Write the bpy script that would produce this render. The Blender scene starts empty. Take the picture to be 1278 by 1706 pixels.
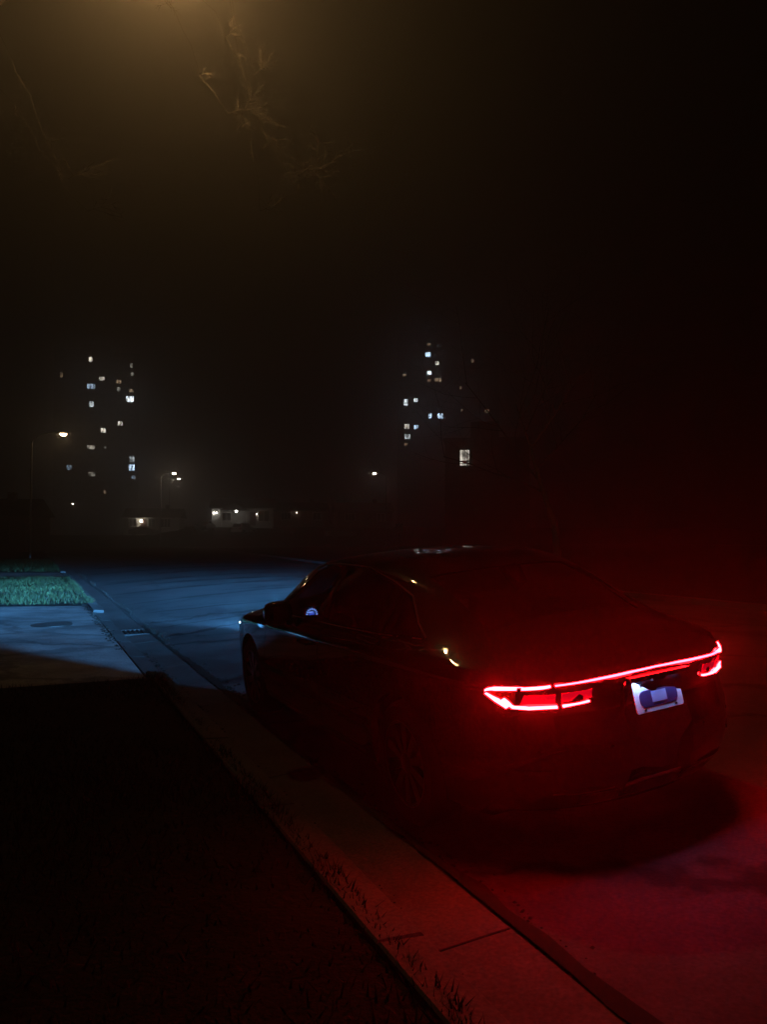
import bpy, bmesh, math, random
import numpy as np
from mathutils import Vector, Matrix
from mathutils.bvhtree import BVHTree
R = math.radians
S = bpy.context.scene
C = S.collection

# ------------------------------------------------------------------ camera
FPX, HOR = 1280.0, 893.0            # focal length and horizon row in the photograph's pixels
CAM_H = 1.6
cam_d = bpy.data.cameras.new('camera'); cam = bpy.data.objects.new('camera', cam_d); C.objects.link(cam)
cam_d.sensor_fit = 'VERTICAL'; cam_d.sensor_height = 36.0
cam_d.lens = 36.0 * FPX / 1706.0
cam_d.clip_end = 4000; cam_d.clip_start = 0.05
cam.location = (0, 0, CAM_H)
cam.rotation_euler = (R(90) + math.atan((HOR - 853.0) / FPX), 0, 0)
S.camera = cam

# ------------------------------------------------------------------ sky, added ambient fill, exposure
W = bpy.data.worlds.new('World'); S.world = W; W.use_nodes = True
wn = W.node_tree.nodes; wl = W.node_tree.links
sky = wn.new('ShaderNodeTexSky'); sky.sky_type = 'NISHITA'; sky.sun_disc = False
sky.sun_elevation = R(-4); sky.sun_rotation = R(200)
wl.new(sky.outputs[0], wn['Background'].inputs[0]); wn['Background'].inputs[1].default_value = 0.004
sun_d = bpy.data.lights.new('ambient_fill', 'SUN'); sun_d.energy = 0.0012; sun_d.angle = R(2); sun_d.color = (.75, .85, 1)
sun = bpy.data.objects.new('ambient_fill', sun_d); C.objects.link(sun); sun.rotation_euler = (R(38), R(-20), 0)  # weak lamp added as overall ambient fill
S.view_settings.view_transform = 'Standard'; S.view_settings.look = 'None'
S.view_settings.exposure = 0.0; S.view_settings.gamma = 1.0; S.view_settings.use_curve_mapping = False
cy = S.cycles
cy.use_denoising = True; cy.max_bounces = 6; cy.volume_bounces = 0; cy.transparent_max_bounces = 12
cy.sample_clamp_indirect = 3.0; cy.use_light_tree = True; cy.caustics_reflective = False; cy.caustics_refractive = False

HAZE = 0.0075                        # density of the haze added to imitate lens glow
AMBER_POWER = 560.0                  # street lamp over the kerb
HEAD_POWER = 120000.0                 # headlamp candle power (before its beam pattern)
TAIL = 265.0                         # radiance of the red light bars

# ------------------------------------------------------------------ helpers
random.seed(7)
MATS = {}
def mat(name, col=(.1, .1, .1), rough=.6, metal=0, spec=.5, emit=None, es=0, noise=None, bump=None, coat=0, trans=0, alpha=None):
    """noise=(scale, amount): colour mottling; bump=(scale, strength, distance)"""
    if name in MATS: return MATS[name]
    m = bpy.data.materials.new(name); m.use_nodes = True
    nt = m.node_tree; b = nt.nodes['Principled BSDF']
    b.inputs['Base Color'].default_value = (*col, 1); b.inputs['Roughness'].default_value = rough
    b.inputs['Metallic'].default_value = metal; b.inputs['Specular IOR Level'].default_value = spec
    b.inputs['Coat Weight'].default_value = coat; b.inputs['Coat Roughness'].default_value = .025
    b.inputs['Transmission Weight'].default_value = trans
    if emit:
        b.inputs['Emission Color'].default_value = (*emit, 1); b.inputs['Emission Strength'].default_value = es
    tc = nt.nodes.new('ShaderNodeTexCoord')
    if noise:
        n = nt.nodes.new('ShaderNodeTexNoise'); n.inputs['Scale'].default_value = noise[0]; n.inputs['Detail'].default_value = 6
        n.inputs['Roughness'].default_value = .65
        nt.links.new(tc.outputs['Object'], n.inputs['Vector'])
        r = nt.nodes.new('ShaderNodeMapRange'); r.inputs[1].default_value = .3; r.inputs[2].default_value = .7
        r.inputs[3].default_value = 1 - noise[1]; r.inputs[4].default_value = 1 + noise[1]
        nt.links.new(n.outputs['Fac'], r.inputs[0])
        mx = nt.nodes.new('ShaderNodeVectorMath'); mx.operation = 'SCALE'; mx.inputs[0].default_value = col
        nt.links.new(r.outputs[0], mx.inputs['Scale']); nt.links.new(mx.outputs[0], b.inputs['Base Color'])
    if bump:
        n2 = nt.nodes.new('ShaderNodeTexNoise'); n2.inputs['Scale'].default_value = bump[0]; n2.inputs['Detail'].default_value = 5
        nt.links.new(tc.outputs['Object'], n2.inputs['Vector'])
        bp = nt.nodes.new('ShaderNodeBump'); bp.inputs['Strength'].default_value = bump[1]; bp.inputs['Distance'].default_value = bump[2]
        nt.links.new(n2.outputs['Fac'], bp.inputs['Height']); nt.links.new(bp.outputs[0], b.inputs['Normal'])
    MATS[name] = m
    return m
def emitter(name, col, s):
    if name in MATS: return MATS[name]
    m = bpy.data.materials.new(name); m.use_nodes = True; nt = m.node_tree
    for n in list(nt.nodes): nt.nodes.remove(n)
    o = nt.nodes.new('ShaderNodeOutputMaterial'); e = nt.nodes.new('ShaderNodeEmission')
    e.inputs[0].default_value = (*col, 1); e.inputs[1].default_value = s
    nt.links.new(e.outputs[0], o.inputs[0]); MATS[name] = m
    return m

class MB:
    """collects simple shapes, links them as one mesh object"""
    def __init__(s): s.v = []; s.f = []
    def add(s, vs, fs):
        k = len(s.v); s.v += [tuple(p) for p in vs]; s.f += [tuple(i + k for i in f) for f in fs]; return s
    def box(s, x0, x1, y0, y1, z0, z1):
        return s.add([(x0,y0,z0),(x1,y0,z0),(x1,y1,z0),(x0,y1,z0),(x0,y0,z1),(x1,y0,z1),(x1,y1,z1),(x0,y1,z1)],
                     [(0,3,2,1),(4,5,6,7),(0,1,5,4),(1,2,6,5),(2,3,7,6),(3,0,4,7)])
    def bevbox(s, x0, x1, y0, y1, z0, z1, b):
        """box with chamfered top edges"""
        vs = [(x0,y0,z0),(x1,y0,z0),(x1,y1,z0),(x0,y1,z0),(x0,y0,z1-b),(x1,y0,z1-b),(x1,y1,z1-b),(x0,y1,z1-b),
              (x0+b,y0+b,z1),(x1-b,y0+b,z1),(x1-b,y1-b,z1),(x0+b,y1-b,z1)]
        return s.add(vs, [(0,3,2,1),(0,1,5,4),(1,2,6,5),(2,3,7,6),(3,0,4,7),(4,5,9,8),(5,6,10,9),(6,7,11,10),(7,4,8,11),(8,9,10,11)])
    def prism(s, poly, axis, a0, a1):
        """polygon extruded along an axis: axis 'x': poly=(y,z); 'y': (x,z); 'z': (x,y)"""
        def p3(p, a):
            return {'x': (a, p[0], p[1]), 'y': (p[0], a, p[1]), 'z': (p[0], p[1], a)}[axis]
        n = len(poly); vs = [p3(p, a0) for p in poly] + [p3(p, a1) for p in poly]
        fs = [tuple(range(n))[::-1], tuple(range(n, 2*n))] + [(i, (i+1) % n, n + (i+1) % n, n + i) for i in range(n)]
        return s.add(vs, fs)
    def tube(s, pts, rad, n=8, cap=True):
        pts = [Vector(p) for p in pts]
        if not isinstance(rad, (list, tuple)): rad = [rad] * len(pts)
        k = len(s.v); ref = None
        for i, p in enumerate(pts):
            d = (pts[min(i+1, len(pts)-1)] - pts[max(i-1, 0)]).normalized()
            if ref is None: ref = Vector((0, 0, 1)) if abs(d.z) < .9 else Vector((1, 0, 0))
            a = d.cross(ref).normalized(); b = a.cross(d).normalized(); ref = b
            for j in range(n):
                t = 2 * math.pi * j / n; s.v.append(tuple(p + (a * math.cos(t) + b * math.sin(t)) * rad[i]))
        for i in range(len(pts) - 1):
            for j in range(n):
                s.f.append((k+i*n+j, k+i*n+(j+1) % n, k+(i+1)*n+(j+1) % n, k+(i+1)*n+j))
        if cap:
            s.f.append(tuple(k + j for j in range(n))[::-1]); s.f.append(tuple(k + (len(pts)-1)*n + j for j in range(n)))
        return s
    def lathe(s, prof, n=20, axis='z', c=(0, 0, 0), close=True):
        """prof = [(r, h)...] revolved"""
        k = len(s.v)
        for r, h in prof:
            for j in range(n):
                t = 2*math.pi*j/n; a, b = r*math.cos(t), r*math.sin(t)
                p = {'z': (a, b, h), 'y': (a, h, b), 'x': (h, a, b)}[axis]
                s.v.append((p[0]+c[0], p[1]+c[1], p[2]+c[2]))
        for i in range(len(prof)-1):
            for j in range(n):
                s.f.append((k+i*n+j, k+i*n+(j+1) % n, k+(i+1)*n+(j+1) % n, k+(i+1)*n+j))
        if close:
            s.f.append(tuple(k+j for j in range(n))[::-1]); s.f.append(tuple(k+(len(prof)-1)*n+j for j in range(n)))
        return s
    def mesh(s, name, fix=True):
        me = bpy.data.meshes.new(name); me.from_pydata(s.v, [], s.f); me.validate()
        if fix:
            bm = bmesh.new(); bm.from_mesh(me); bmesh.ops.recalc_face_normals(bm, faces=bm.faces); bm.to_mesh(me); bm.free()
        return me
    def build(s, name, m, parent=None, smooth=None, fix=True):
        return obj(name, s.mesh(name, fix), m, parent, smooth)
def obj(name, me, m=None, parent=None, smooth=None):
    o = bpy.data.objects.new(name, me); C.objects.link(o)
    if m is not None:
        me.materials.clear(); me.materials.append(m)
    if smooth is not None:
        for p in me.polygons: p.use_smooth = True
        me.set_sharp_from_angle(angle=R(smooth))
    if parent: o.parent = parent
    return o
def tag(o, label=None, cat=None, group=None, kind=None):
    if label: o['label'] = label
    if cat: o['category'] = cat
    if group: o['group'] = group
    if kind: o['kind'] = kind
    return o
def thing(name, loc, rz=0, label=None, cat=None, group=None):
    o = bpy.data.objects.new(name, None); C.objects.link(o); o.empty_display_size = .2
    o.location = loc; o.rotation_euler = (0, 0, rz)
    return tag(o, label, cat, group)
def at(px, py, d):
    """point seen at photograph pixel (px, py), at depth d"""
    return Vector(((px - 639) / FPX * d, d, CAM_H - (py - HOR) / FPX * d))

# ------------------------------------------------------------------ road frame: s along the kerb, w to its right (kerb face w = 0)
KA = R(24.7); KT = Vector((-math.sin(KA), math.cos(KA), 0)); KN = Vector((math.cos(KA), math.sin(KA), 0)); K0 = Vector((-1.66, 6.9, 0))
def rd(s, w, z=0): return K0 + KT * s + KN * w + Vector((0, 0, z))
def road_w(s): return 13.2 + max(0, s - 25) * .1
def road_z(s, w):
    wr = road_w(s); h = wr / 2
    return .30 * (1 - ((h - w) / (h - .4)) ** 2)

# surface materials of the ground
def asphalt(name, col, crack=True, rough=.85, dark=.1):
    m = mat(name, col, rough, spec=.3); nt = m.node_tree; N = nt.nodes; L = nt.links; b = N['Principled BSDF']
    tc = N.new('ShaderNodeTexCoord'); mp = N.new('ShaderNodeMapping'); L.new(tc.outputs['Object'], mp.inputs[0])
    big = N.new('ShaderNodeTexNoise'); big.inputs['Scale'].default_value = .7; big.inputs['Detail'].default_value = 8; big.inputs['Roughness'].default_value = .7
    L.new(mp.outputs[0], big.inputs['Vector'])
    fine = N.new('ShaderNodeTexNoise'); fine.inputs['Scale'].default_value = 55; fine.inputs['Detail'].default_value = 3
    L.new(mp.outputs[0], fine.inputs['Vector'])
    r1 = N.new('ShaderNodeMapRange'); r1.inputs[1].default_value = .3; r1.inputs[2].default_value = .7; r1.inputs[3].default_value = .3; r1.inputs[4].default_value = 1.75
    L.new(big.outputs['Fac'], r1.inputs[0])
    r2 = N.new('ShaderNodeMapRange'); r2.inputs[1].default_value = .3; r2.inputs[2].default_value = .7; r2.inputs[3].default_value = .7; r2.inputs[4].default_value = 1.3
    L.new(fine.outputs['Fac'], r2.inputs[0])
    mu = N.new('ShaderNodeMath'); mu.operation = 'MULTIPLY'; L.new(r1.outputs[0], mu.inputs[0]); L.new(r2.outputs[0], mu.inputs[1])
    fac = mu.outputs[0]
    if crack:
        # branching cracks: distance to voronoi cell edges, warped by noise, stretched across the road
        mp2 = N.new('ShaderNodeMapping'); mp2.inputs['Rotation'].default_value = (0, 0, -KA); mp2.inputs['Scale'].default_value = (.22, .42, 1)
        L.new(tc.outputs['Object'], mp2.inputs[0])
        wv = N.new('ShaderNodeTexNoise'); wv.inputs['Scale'].default_value = 2.2; wv.inputs['Detail'].default_value = 6; L.new(mp.outputs[0], wv.inputs['Vector'])
        ad = N.new('ShaderNodeVectorMath'); ad.operation = 'MULTIPLY_ADD'; L.new(wv.outputs['Color'], ad.inputs[0]); ad.inputs[1].default_value = (.35, .35, .0); L.new(mp2.outputs[0], ad.inputs[2])
        vo = N.new('ShaderNodeTexVoronoi'); vo.feature = 'DISTANCE_TO_EDGE'; vo.inputs['Scale'].default_value = 1.0; L.new(ad.outputs[0], vo.inputs['Vector'])
        r3 = N.new('ShaderNodeMapRange'); r3.inputs[1].default_value = .008; r3.inputs[2].default_value = .034; r3.inputs[3].default_value = dark; r3.inputs[4].default_value = 1
        L.new(vo.outputs['Distance'], r3.inputs[0])
        m2 = N.new('ShaderNodeMath'); m2.operation = 'MULTIPLY'; L.new(fac, m2.inputs[0]); L.new(r3.outputs[0], m2.inputs[1]); fac = m2.outputs[0]
    sc = N.new('ShaderNodeVectorMath'); sc.operation = 'SCALE'; sc.inputs[0].default_value = col
    L.new(fac, sc.inputs['Scale']); L.new(sc.outputs[0], b.inputs['Base Color'])
    bp = N.new('ShaderNodeBump'); bp.inputs['Strength'].default_value = .35; bp.inputs['Distance'].default_value = .006
    L.new(fine.outputs['Fac'], bp.inputs['Height'])
    bp2 = N.new('ShaderNodeBump'); bp2.inputs['Strength'].default_value = .5; bp2.inputs['Distance'].default_value = .03
    L.new(big.outputs['Fac'], bp2.inputs['Height']); L.new(bp.outputs[0], bp2.inputs['Normal']); L.new(bp2.outputs[0], b.inputs['Normal'])
    return m
M_ROAD = asphalt('old asphalt', (.037, .037, .038))
M_DRIVE = asphalt('driveway paving', (.24, .24, .24), dark=.55)
M_CONC = asphalt('kerb concrete', (.052, .051, .05), crack=False)
M_EARTH = mat('dark turf soil', (.012, .012, .009), .95, spec=.1, noise=(3, .5), bump=(30, .6, .03))
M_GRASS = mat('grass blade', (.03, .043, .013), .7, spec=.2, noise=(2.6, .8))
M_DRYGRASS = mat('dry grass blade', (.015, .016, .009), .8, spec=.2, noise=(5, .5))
M_DEBRIS = mat('gutter grit', (.02, .018, .015), .95, spec=.1)
M_IRON = mat('cast iron', (.03, .025, .023), .6, metal=.6, noise=(20, .4))
M_STEEL = mat('galvanised steel', (.25, .25, .25), .5, metal=.7)

# ------------------------------------------------------------------ ground
g = MB(); n = 24
g.add([(x, y, -.12) for x, y in ((-1500, -400), (1500, -400), (1500, 2500), (-1500, 2500))], [(0, 1, 2, 3)])
tag(g.build('ground', M_EARTH), kind='structure')

rb = MB(); SS = [-40 + i * 2.5 for i in range(54)]; NW = 18
for s in SS:
    for j in range(NW + 1):
        w = .4 + (road_w(s) - .8) * j / NW; rb.v.append(tuple(rd(s, w, road_z(s, w) + .012 * math.sin(s * .9 + j * 1.7) * math.sin(s * .37 + j * .8) * (0 < j < NW))))
for i in range(len(SS) - 1):
    for j in range(NW):
        a = i * (NW + 1) + j; rb.f.append((a, a + 1, a + NW + 2, a + NW + 1))
road = tag(rb.build('road', M_ROAD, smooth=40), kind='structure')
cs = MB()
cs.add([rd(92.5, -90, .012), rd(92.5, 120, .012), rd(101, 120, .012), rd(101, -90, .012)], [(0, 1, 2, 3)])
tag(cs.build('cross_street', asphalt('far asphalt', (.04, .039, .037), crack=False)), kind='structure')

# worn seams and patched cracks crossing the carriageway, one by one
def crack_seam(s0, w0, w1, wd, ang, seed):
    rnd = random.Random(seed); n_ = 26; b = MB(); sv = s0
    for i in range(n_ + 1):
        w = w0 + (w1 - w0) * i / n_; sv += ang * (w1 - w0) / n_ + rnd.gauss(0, .07); h = wd * rnd.uniform(.25, 1.0) * (1 if 0 < i < n_ else .1)
        for q in (-h, h): b.v.append(tuple(rd(sv + q, w, road_z(sv + q, w) + .016)))
    b.f = [(2*i, 2*i+1, 2*i+3, 2*i+2) for i in range(n_)]
    return b.build('crack_seam', M_SEAM, road, fix=False)
M_SEAM = mat('tar and grit in cracks', (.006, .006, .006), .9, spec=.1)
for k, (s0, w0, w1, wd, ang) in enumerate([(6.6, .6, 6.5, .10, .10), (7.4, .6, 2.6, .14, .25), (5.4, .6, 3.0, .12, .3), (9.0, .7, 9.0, .10, -.02), (11.4, .6, 10.5, .16, .06), (12.6, 3.0, 8.0, .14, -.06),
        (14.5, .6, 11.0, .18, .04), (17.2, 1.5, 9.0, .2, -.03), (19.0, .6, 12.0, .22, .03), (22.5, 2.5, 12.0, .28, .05), (26.0, .6, 11.0, .3, -.03), (30.5, 1.0, 12.0, .35, .02), (10.2, 4.6, 5.8, .3, .1), (16.0, 6.2, 7.9, .4, .05), (8.2, 3.2, 4.2, .22, .1)]):
    crack_seam(s0, w0, w1, wd * 1.45, ang, 40 + k)

# kerb stones and gutter slabs, piece by piece
kerb = tag(thing('kerb', rd(0, 0)), kind='structure')
gut = tag(thing('gutter', rd(0, 0)), kind='structure')
def slab(name, m, parent, s0, s1, w0, w1, z0, z1a, z1b, b=.012, origin=K0):
    """slab in road coordinates; top height runs from z1a at w0 to z1b at w1"""
    loc = lambda s, w, z: tuple(KT * s + KN * w + Vector((0, 0, z)))
    vs = [loc(s, w, z0) for s, w in ((s0, w0), (s1, w0), (s1, w1), (s0, w1))]
    vs += [loc(s, w, (z1a if w == w0 else z1b) - b) for s, w in ((s0, w0), (s1, w0), (s1, w1), (s0, w1))]
    vs += [loc(s, w, z) for s, w, z in ((s0+b, w0+b, z1a), (s1-b, w0+b, z1a), (s1-b, w1-b, z1b), (s0+b, w1-b, z1b))]
    return MB().add(vs, [(0,3,2,1),(0,1,5,4),(1,2,6,5),(2,3,7,6),(3,0,4,7),(4,5,9,8),(5,6,10,9),(6,7,11,10),(7,4,8,11),(8,9,10,11)]).build(name, m, parent)
random.seed(3)
s = -9.0
while s < 88:
    ln = 1.55 if s < 30 else 4.0
    h = .115
    if 1.6 < s + ln/2 < 9.6 or 22.8 < s + ln/2 < 28.5: h = .055     # lowered at the driveways
    slab('kerb_stone', M_CONC, kerb, s + .003, s + ln - .003, -.2, -.004, -.11, h + random.uniform(-.003, .003), h - .012 + random.uniform(-.002, .002), .009)
    s += ln
s = -9.0
while s < 60:
    ln = 2.35 if s < 30 else 6.0
    for a_, b_ in ([(s, s + ln)] if not (5.9 < s + ln/2 < 6.9) else [(s, 6.04), (6.76, s + ln)]):
        slab('gutter_slab', M_CONC, gut, a_ + .004, b_ - .004, .002, .42, -.11, -.012 + random.uniform(-.0015, .0015), .012 + random.uniform(-.001, .001), .004)
    s += ln
rk = MB()
for i in range(len(SS) - 1):
    s0, s1 = SS[i], SS[i+1]
    if s0 > 89: break
    w0, w1 = road_w(s0) - .4, road_w(s1) - .4
    vs = [rd(s0, w0, -.1), rd(s1, w1, -.1), rd(s1, w1 + .3, -.1), rd(s0, w0 + .3, -.1)]
    vs += [rd(s0, w0 + .02, .13), rd(s1, w1 + .02, .13), rd(s1, w1 + .3, .13), rd(s0, w0 + .3, .13)]
    rk.add(vs, [(0,1,5,4),(4,5,6,7),(1,2,6,5),(2,3,7,6),(3,0,4,7)])
tag(rk.build('far_kerb', M_CONC), kind='structure')

# driveways and lawns left of the kerb
dr = tag(thing('driveway', rd(7, -.3)), kind='structure')
def quad_grid(poly, z, name, m, parent=None):
    return None
def left_patch(name, m, s0, s1, w0, w1, za, zb, kind='structure', n=8):
    b = MB()
    for i in range(n + 1):
        for j in range(n + 1):
            ss = s0 + (s1 - s0) * i / n; q = j / n; w = w0 + (w1 - w0) * q
            b.v.append(tuple(rd(ss, w, za + (zb - za) * q + (.015 * math.sin(i * 2.1 + j * 1.3) if 0 < i < n and 0 < j < n else 0))))
    for i in range(n):
        for j in range(n):
            a = i * (n + 1) + j; b.f.append((a, a + n + 1, a + n + 2, a + 1))
    return tag(b.build(name, m, smooth=40), kind=kind)
bpy.data.objects.remove(dr)
left_patch('driveway', M_DRIVE, 1.6, 11.3, -.21, -16, .05, .50)
left_patch('driveway', M_DRIVE, 23.0, 28.2, -.21, -16, .05, .40)
left_patch('lawn', M_EARTH, -40, 1.59, -.21, -30, .085, .22)
left_patch('lawn', M_EARTH, 11.31, 22.98, -.21, -30, .1, .62)
left_patch('lawn', M_EARTH, 28.21, 92, -.21, -30, .09, .6)
b = MB()
for i in range(len(SS) - 1):
    if SS[i] > 89: break
    b.add([rd(SS[i], road_w(SS[i]) - .12, .1), rd(SS[i], road_w(SS[i]) + 60, .4), rd(SS[i+1], road_w(SS[i+1]) + 60, .4), rd(SS[i+1], road_w(SS[i+1]) - .12, .1)], [(0, 1, 2, 3)])
tag(b.build('lawn', M_EARTH), kind='structure')
def far_z(s, w):
    k = max(0, min(1, (w - 14) / 12)); A = 1.7 + 1.6 * k * k * (3 - 2 * k)
    return .08 + A * (1 - math.exp(-max(0, s - 101) / 6))
b = MB(); fs_ = [101, 103, 105, 107, 110, 114, 118, 124, 132, 150, 200]; fw_ = list(range(-90, 141, 5))
b.v = [tuple(rd(a, w, far_z(a, w))) for a in fs_ for w in fw_]
b.f = [(i*len(fw_)+j, i*len(fw_)+j+1, (i+1)*len(fw_)+j+1, (i+1)*len(fw_)+j) for i in range(len(fs_)-1) for j in range(len(fw_)-1)]
def far_ground(p):
    r_ = Vector((p[0], p[1], 0)) - K0; return far_z(r_.dot(KT), r_.dot(KN))
tag(b.build('lawn', M_EARTH), kind='structure')
b = MB()
for x0 in range(-90, 140, 10):
    b2 = [rd(100.9, x0, -.1), rd(100.9, x0 + 10, -.1), rd(101.2, x0 + 10, -.1), rd(101.2, x0, -.1)]
    b.add(b2 + [p + Vector((0, 0, .24)) for p in b2], [(0,1,5,4),(4,5,6,7),(2,3,7,6)])
tag(b.build('far_kerb', M_CONC), kind='structure')

# grass blades (uncountable)
def blades(name, label, m, s0, s1, w0, w1, zf, count, h, wd, seed, fringe=0):
    rnd = random.Random(seed); v = []; f = []; made = 0
    while made < count + fringe:
        ss = rnd.uniform(s0, s1); w = rnd.uniform(w0, w1)
        if made >= count: w = w1 - abs(rnd.gauss(0, .06)) + .05           # blades leaning over the kerb
        cl = .5 + .28 * math.sin(ss * 1.7 + 1.3 * math.sin(w * 1.1)) + .22 * math.sin(w * 2.6 + 1.9 * math.sin(ss * .8)) + .2 * math.sin(ss * 6.1 + w * 4.7)
        if rnd.random() > .45 + .7 * cl: continue
        made += 1
        hh = h * rnd.uniform(.35, 1.35) * (.55 + .7 * max(0, cl))
        p = rd(ss, w, zf(ss, w) if made <= count else max(zf(ss, w), .09)); a = rnd.uniform(0, 6.28); d = Vector((math.cos(a), math.sin(a), 0)) * wd * rnd.uniform(.6, 1.4)
        t = Vector((rnd.gauss(0, .5), rnd.gauss(0, .5), 1)) * hh
        k = len(v); v += [tuple(p - d), tuple(p + d), tuple(p + t)]; f.append((k, k + 1, k + 2))
    me = bpy.data.meshes.new(name); me.from_pydata(v, [], f)
    return tag(obj(name, me, m), label, 'grass', kind='stuff')
lz = lambda z0, z1: (lambda s, w: z0 + (z1 - z0) * (-.21 - w) / 29.79 - .01)
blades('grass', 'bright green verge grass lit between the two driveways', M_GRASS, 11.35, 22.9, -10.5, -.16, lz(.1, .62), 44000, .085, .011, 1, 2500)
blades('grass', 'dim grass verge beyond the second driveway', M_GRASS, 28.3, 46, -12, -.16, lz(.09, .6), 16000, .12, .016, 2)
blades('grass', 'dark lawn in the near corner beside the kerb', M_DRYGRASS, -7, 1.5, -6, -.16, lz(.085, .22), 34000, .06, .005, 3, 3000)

# grit lying along the joint of gutter and asphalt
def grit():
    rnd = random.Random(5); b = MB()
    for _ in range(5200):
        ss = -8 + rnd.random() ** .8 * 36
        if rnd.random() < .75: w = .44 + rnd.gauss(0, .05) + .05 * math.sin(ss * 1.3)
        else: w = -.24 + rnd.gauss(0, .04) if 4 < ss < 12 else .05 + abs(rnd.gauss(0, .04))
        r = rnd.uniform(.005, .016) * (.5 + min(1.6, max(0, ss + 6) * .13)); z = (road_z(ss, w) if w > .4 else (.05 if w < 0 else -.01)) + r * .2
        p = rd(ss, w, z); a = rnd.uniform(0, 6)
        vs = [p + Vector((math.cos(a + k * 1.57) * r * rnd.uniform(.6, 1.6), math.sin(a + k * 1.57) * r * rnd.uniform(.6, 1.6), -r * .3)) for k in range(4)]
        b.add(vs + [p + Vector((0, 0, r * .5))], [(0,1,4),(1,2,4),(2,3,4),(3,0,4)])
    ns = 160; k0 = len(b.v)
    for i in range(ns + 1):
        ss = -8 + 38*i/ns; w0 = .425 + rnd.uniform(-.02, .012); w1 = .455 + rnd.uniform(0, .05) + .025*math.sin(ss*.9)
        for w in (w0, w1): b.v.append(tuple(rd(ss, w, road_z(ss, w) + .018)))
    b.f += [(k0+2*i, k0+2*i+1, k0+2*i+3, k0+2*i+2) for i in range(ns)]
    me = b.mesh('grit', False)
    return tag(obj('gravel', me, M_DEBRIS), 'dark grit and dead leaves lying along the gutter joint', 'grit', kind='stuff')
grit()

# storm drain grate in the gutter, utility cover in the driveway
dg = thing('drain_grate', rd(6.4, .36, .004), KA, 'dark iron storm drain grate set in the gutter', 'drain grate')
MB().box(-.36, .36, -.34, -.31, -.03, .012).box(-.36, .36, .31, .34, -.03, .012).box(-.36, -.33, -.31, .31, -.03, .012).box(.33, .36, -.31, .31, -.03, .012).build('frame', M_IRON, dg)
bar = MB().box(-.014, .014, -.3095, .3095, -.025, .008).mesh('bar')
for i in range(9):
    o = obj('bar', bar, M_IRON, dg); o.location = (-.28 + .07 * i, 0, 0)
MB().box(-.33, .33, -.31, .31, -.1, -.06).build('pit', mat('black pit', (.004, .004, .004), .9), dg)
mh = thing('manhole_cover', rd(7.5, -1.05, .07), KA, 'rusty round utility cover set in the lit driveway', 'manhole cover')
mh.rotation_euler = (0, -.028, KA)
MB().lathe([(.36, -.03), (.36, .012), (.33, .016), (.33, .01)], 32).build('rim', M_IRON, mh)
M_RUST = mat('rusty iron', (.04, .02, .016), .9, metal=0, noise=(9, .5), bump=(40, .8, .01))
MB().lathe([(.32, -.02), (.32, .014), (.3, .017)], 32).build('lid', M_RUST, mh)

# ------------------------------------------------------------------ the parked car (local: x forward, y left, z up, origin under the tail)
def lerp_table(tab):
    us = [t[0] for t in tab]
    def f(u):
        if u <= us[0]: return tab[0][1]
        if u >= us[-1]: return tab[-1][1]
        for i in range(len(us) - 1):
            if us[i] <= u <= us[i+1]:
                p = lambda k: tab[max(0, min(len(tab)-1, k))]
                x0, x1 = us[i], us[i+1]; t = (u - x0) / (x1 - x0)
                def slope(k):
                    if k <= 0 or k >= len(tab) - 1:
                        a, c = (p(0), p(1)) if k <= 0 else (p(k-1), p(k))
                        return (c[1]-a[1])/(c[0]-a[0])
                    d0 = (p(k)[1]-p(k-1)[1])/(p(k)[0]-p(k-1)[0]); d1 = (p(k+1)[1]-p(k)[1])/(p(k+1)[0]-p(k)[0])
                    return 0 if d0*d1 <= 0 else 2*d0*d1/(d0+d1)
                m0, m1 = slope(i)*(x1-x0), slope(i+1)*(x1-x0)
                h = t*t
                return (2*t*h-3*h+1)*p(i)[1] + (t*h-2*h+t)*m0 + (-2*t*h+3*h)*p(i+1)[1] + (t*h-h)*m1
    return f
ZT = lerp_table([(0, .90), (.08, .945), (.3, 1.01), (.5, 1.06), (.9, 1.215), (1.35, 1.355), (1.8, 1.425), (2.3, 1.435), (2.75, 1.395), (3.2, 1.27), (3.75, 1.015), (3.95, .98), (4.4, .93), (4.7, .85), (4.84, .76), (4.92, .66)])
ZB = lerp_table([(0, .865), (.3, .94), (1.0, .975), (2.0, .955), (3.0, .935), (3.75, .915), (4.2, .875), (4.6, .80), (4.84, .69), (4.92, .6)])
WM = lerp_table([(0, .20), (.015, .29), (.045, .41), (.09, .525), (.15, .62), (.22, .70), (.32, .775), (.5, .855), (.75, .905), (1.0, .925), (2.0, .925), (3.0, .92), (3.7, .92), (4.1, .905), (4.4, .87), (4.6, .81), (4.75, .71), (4.86, .55), (4.92, .3)])
WR = lerp_table([(.4, .50), (1.0, .60), (1.6, .645), (2.3, .655), (2.9, .63), (3.4, .62), (3.75, .66)])
REAR = lerp_table([(.2, .16), (.34, .05), (.45, -.015), (.55, -.03), (.60, -.015), (.65, .03), (.70, .04), (.80, .032), (.87, .0), (.91, .02), (1.0, .05), (1.3, .05)])
FRONT = lerp_table([(.2, .14), (.35, .02), (.5, .0), (.62, .02), (.72, .07), (.9, .12)])
def sm(x): x = max(0, min(1, x)); return x*x*(3-2*x)
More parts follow.
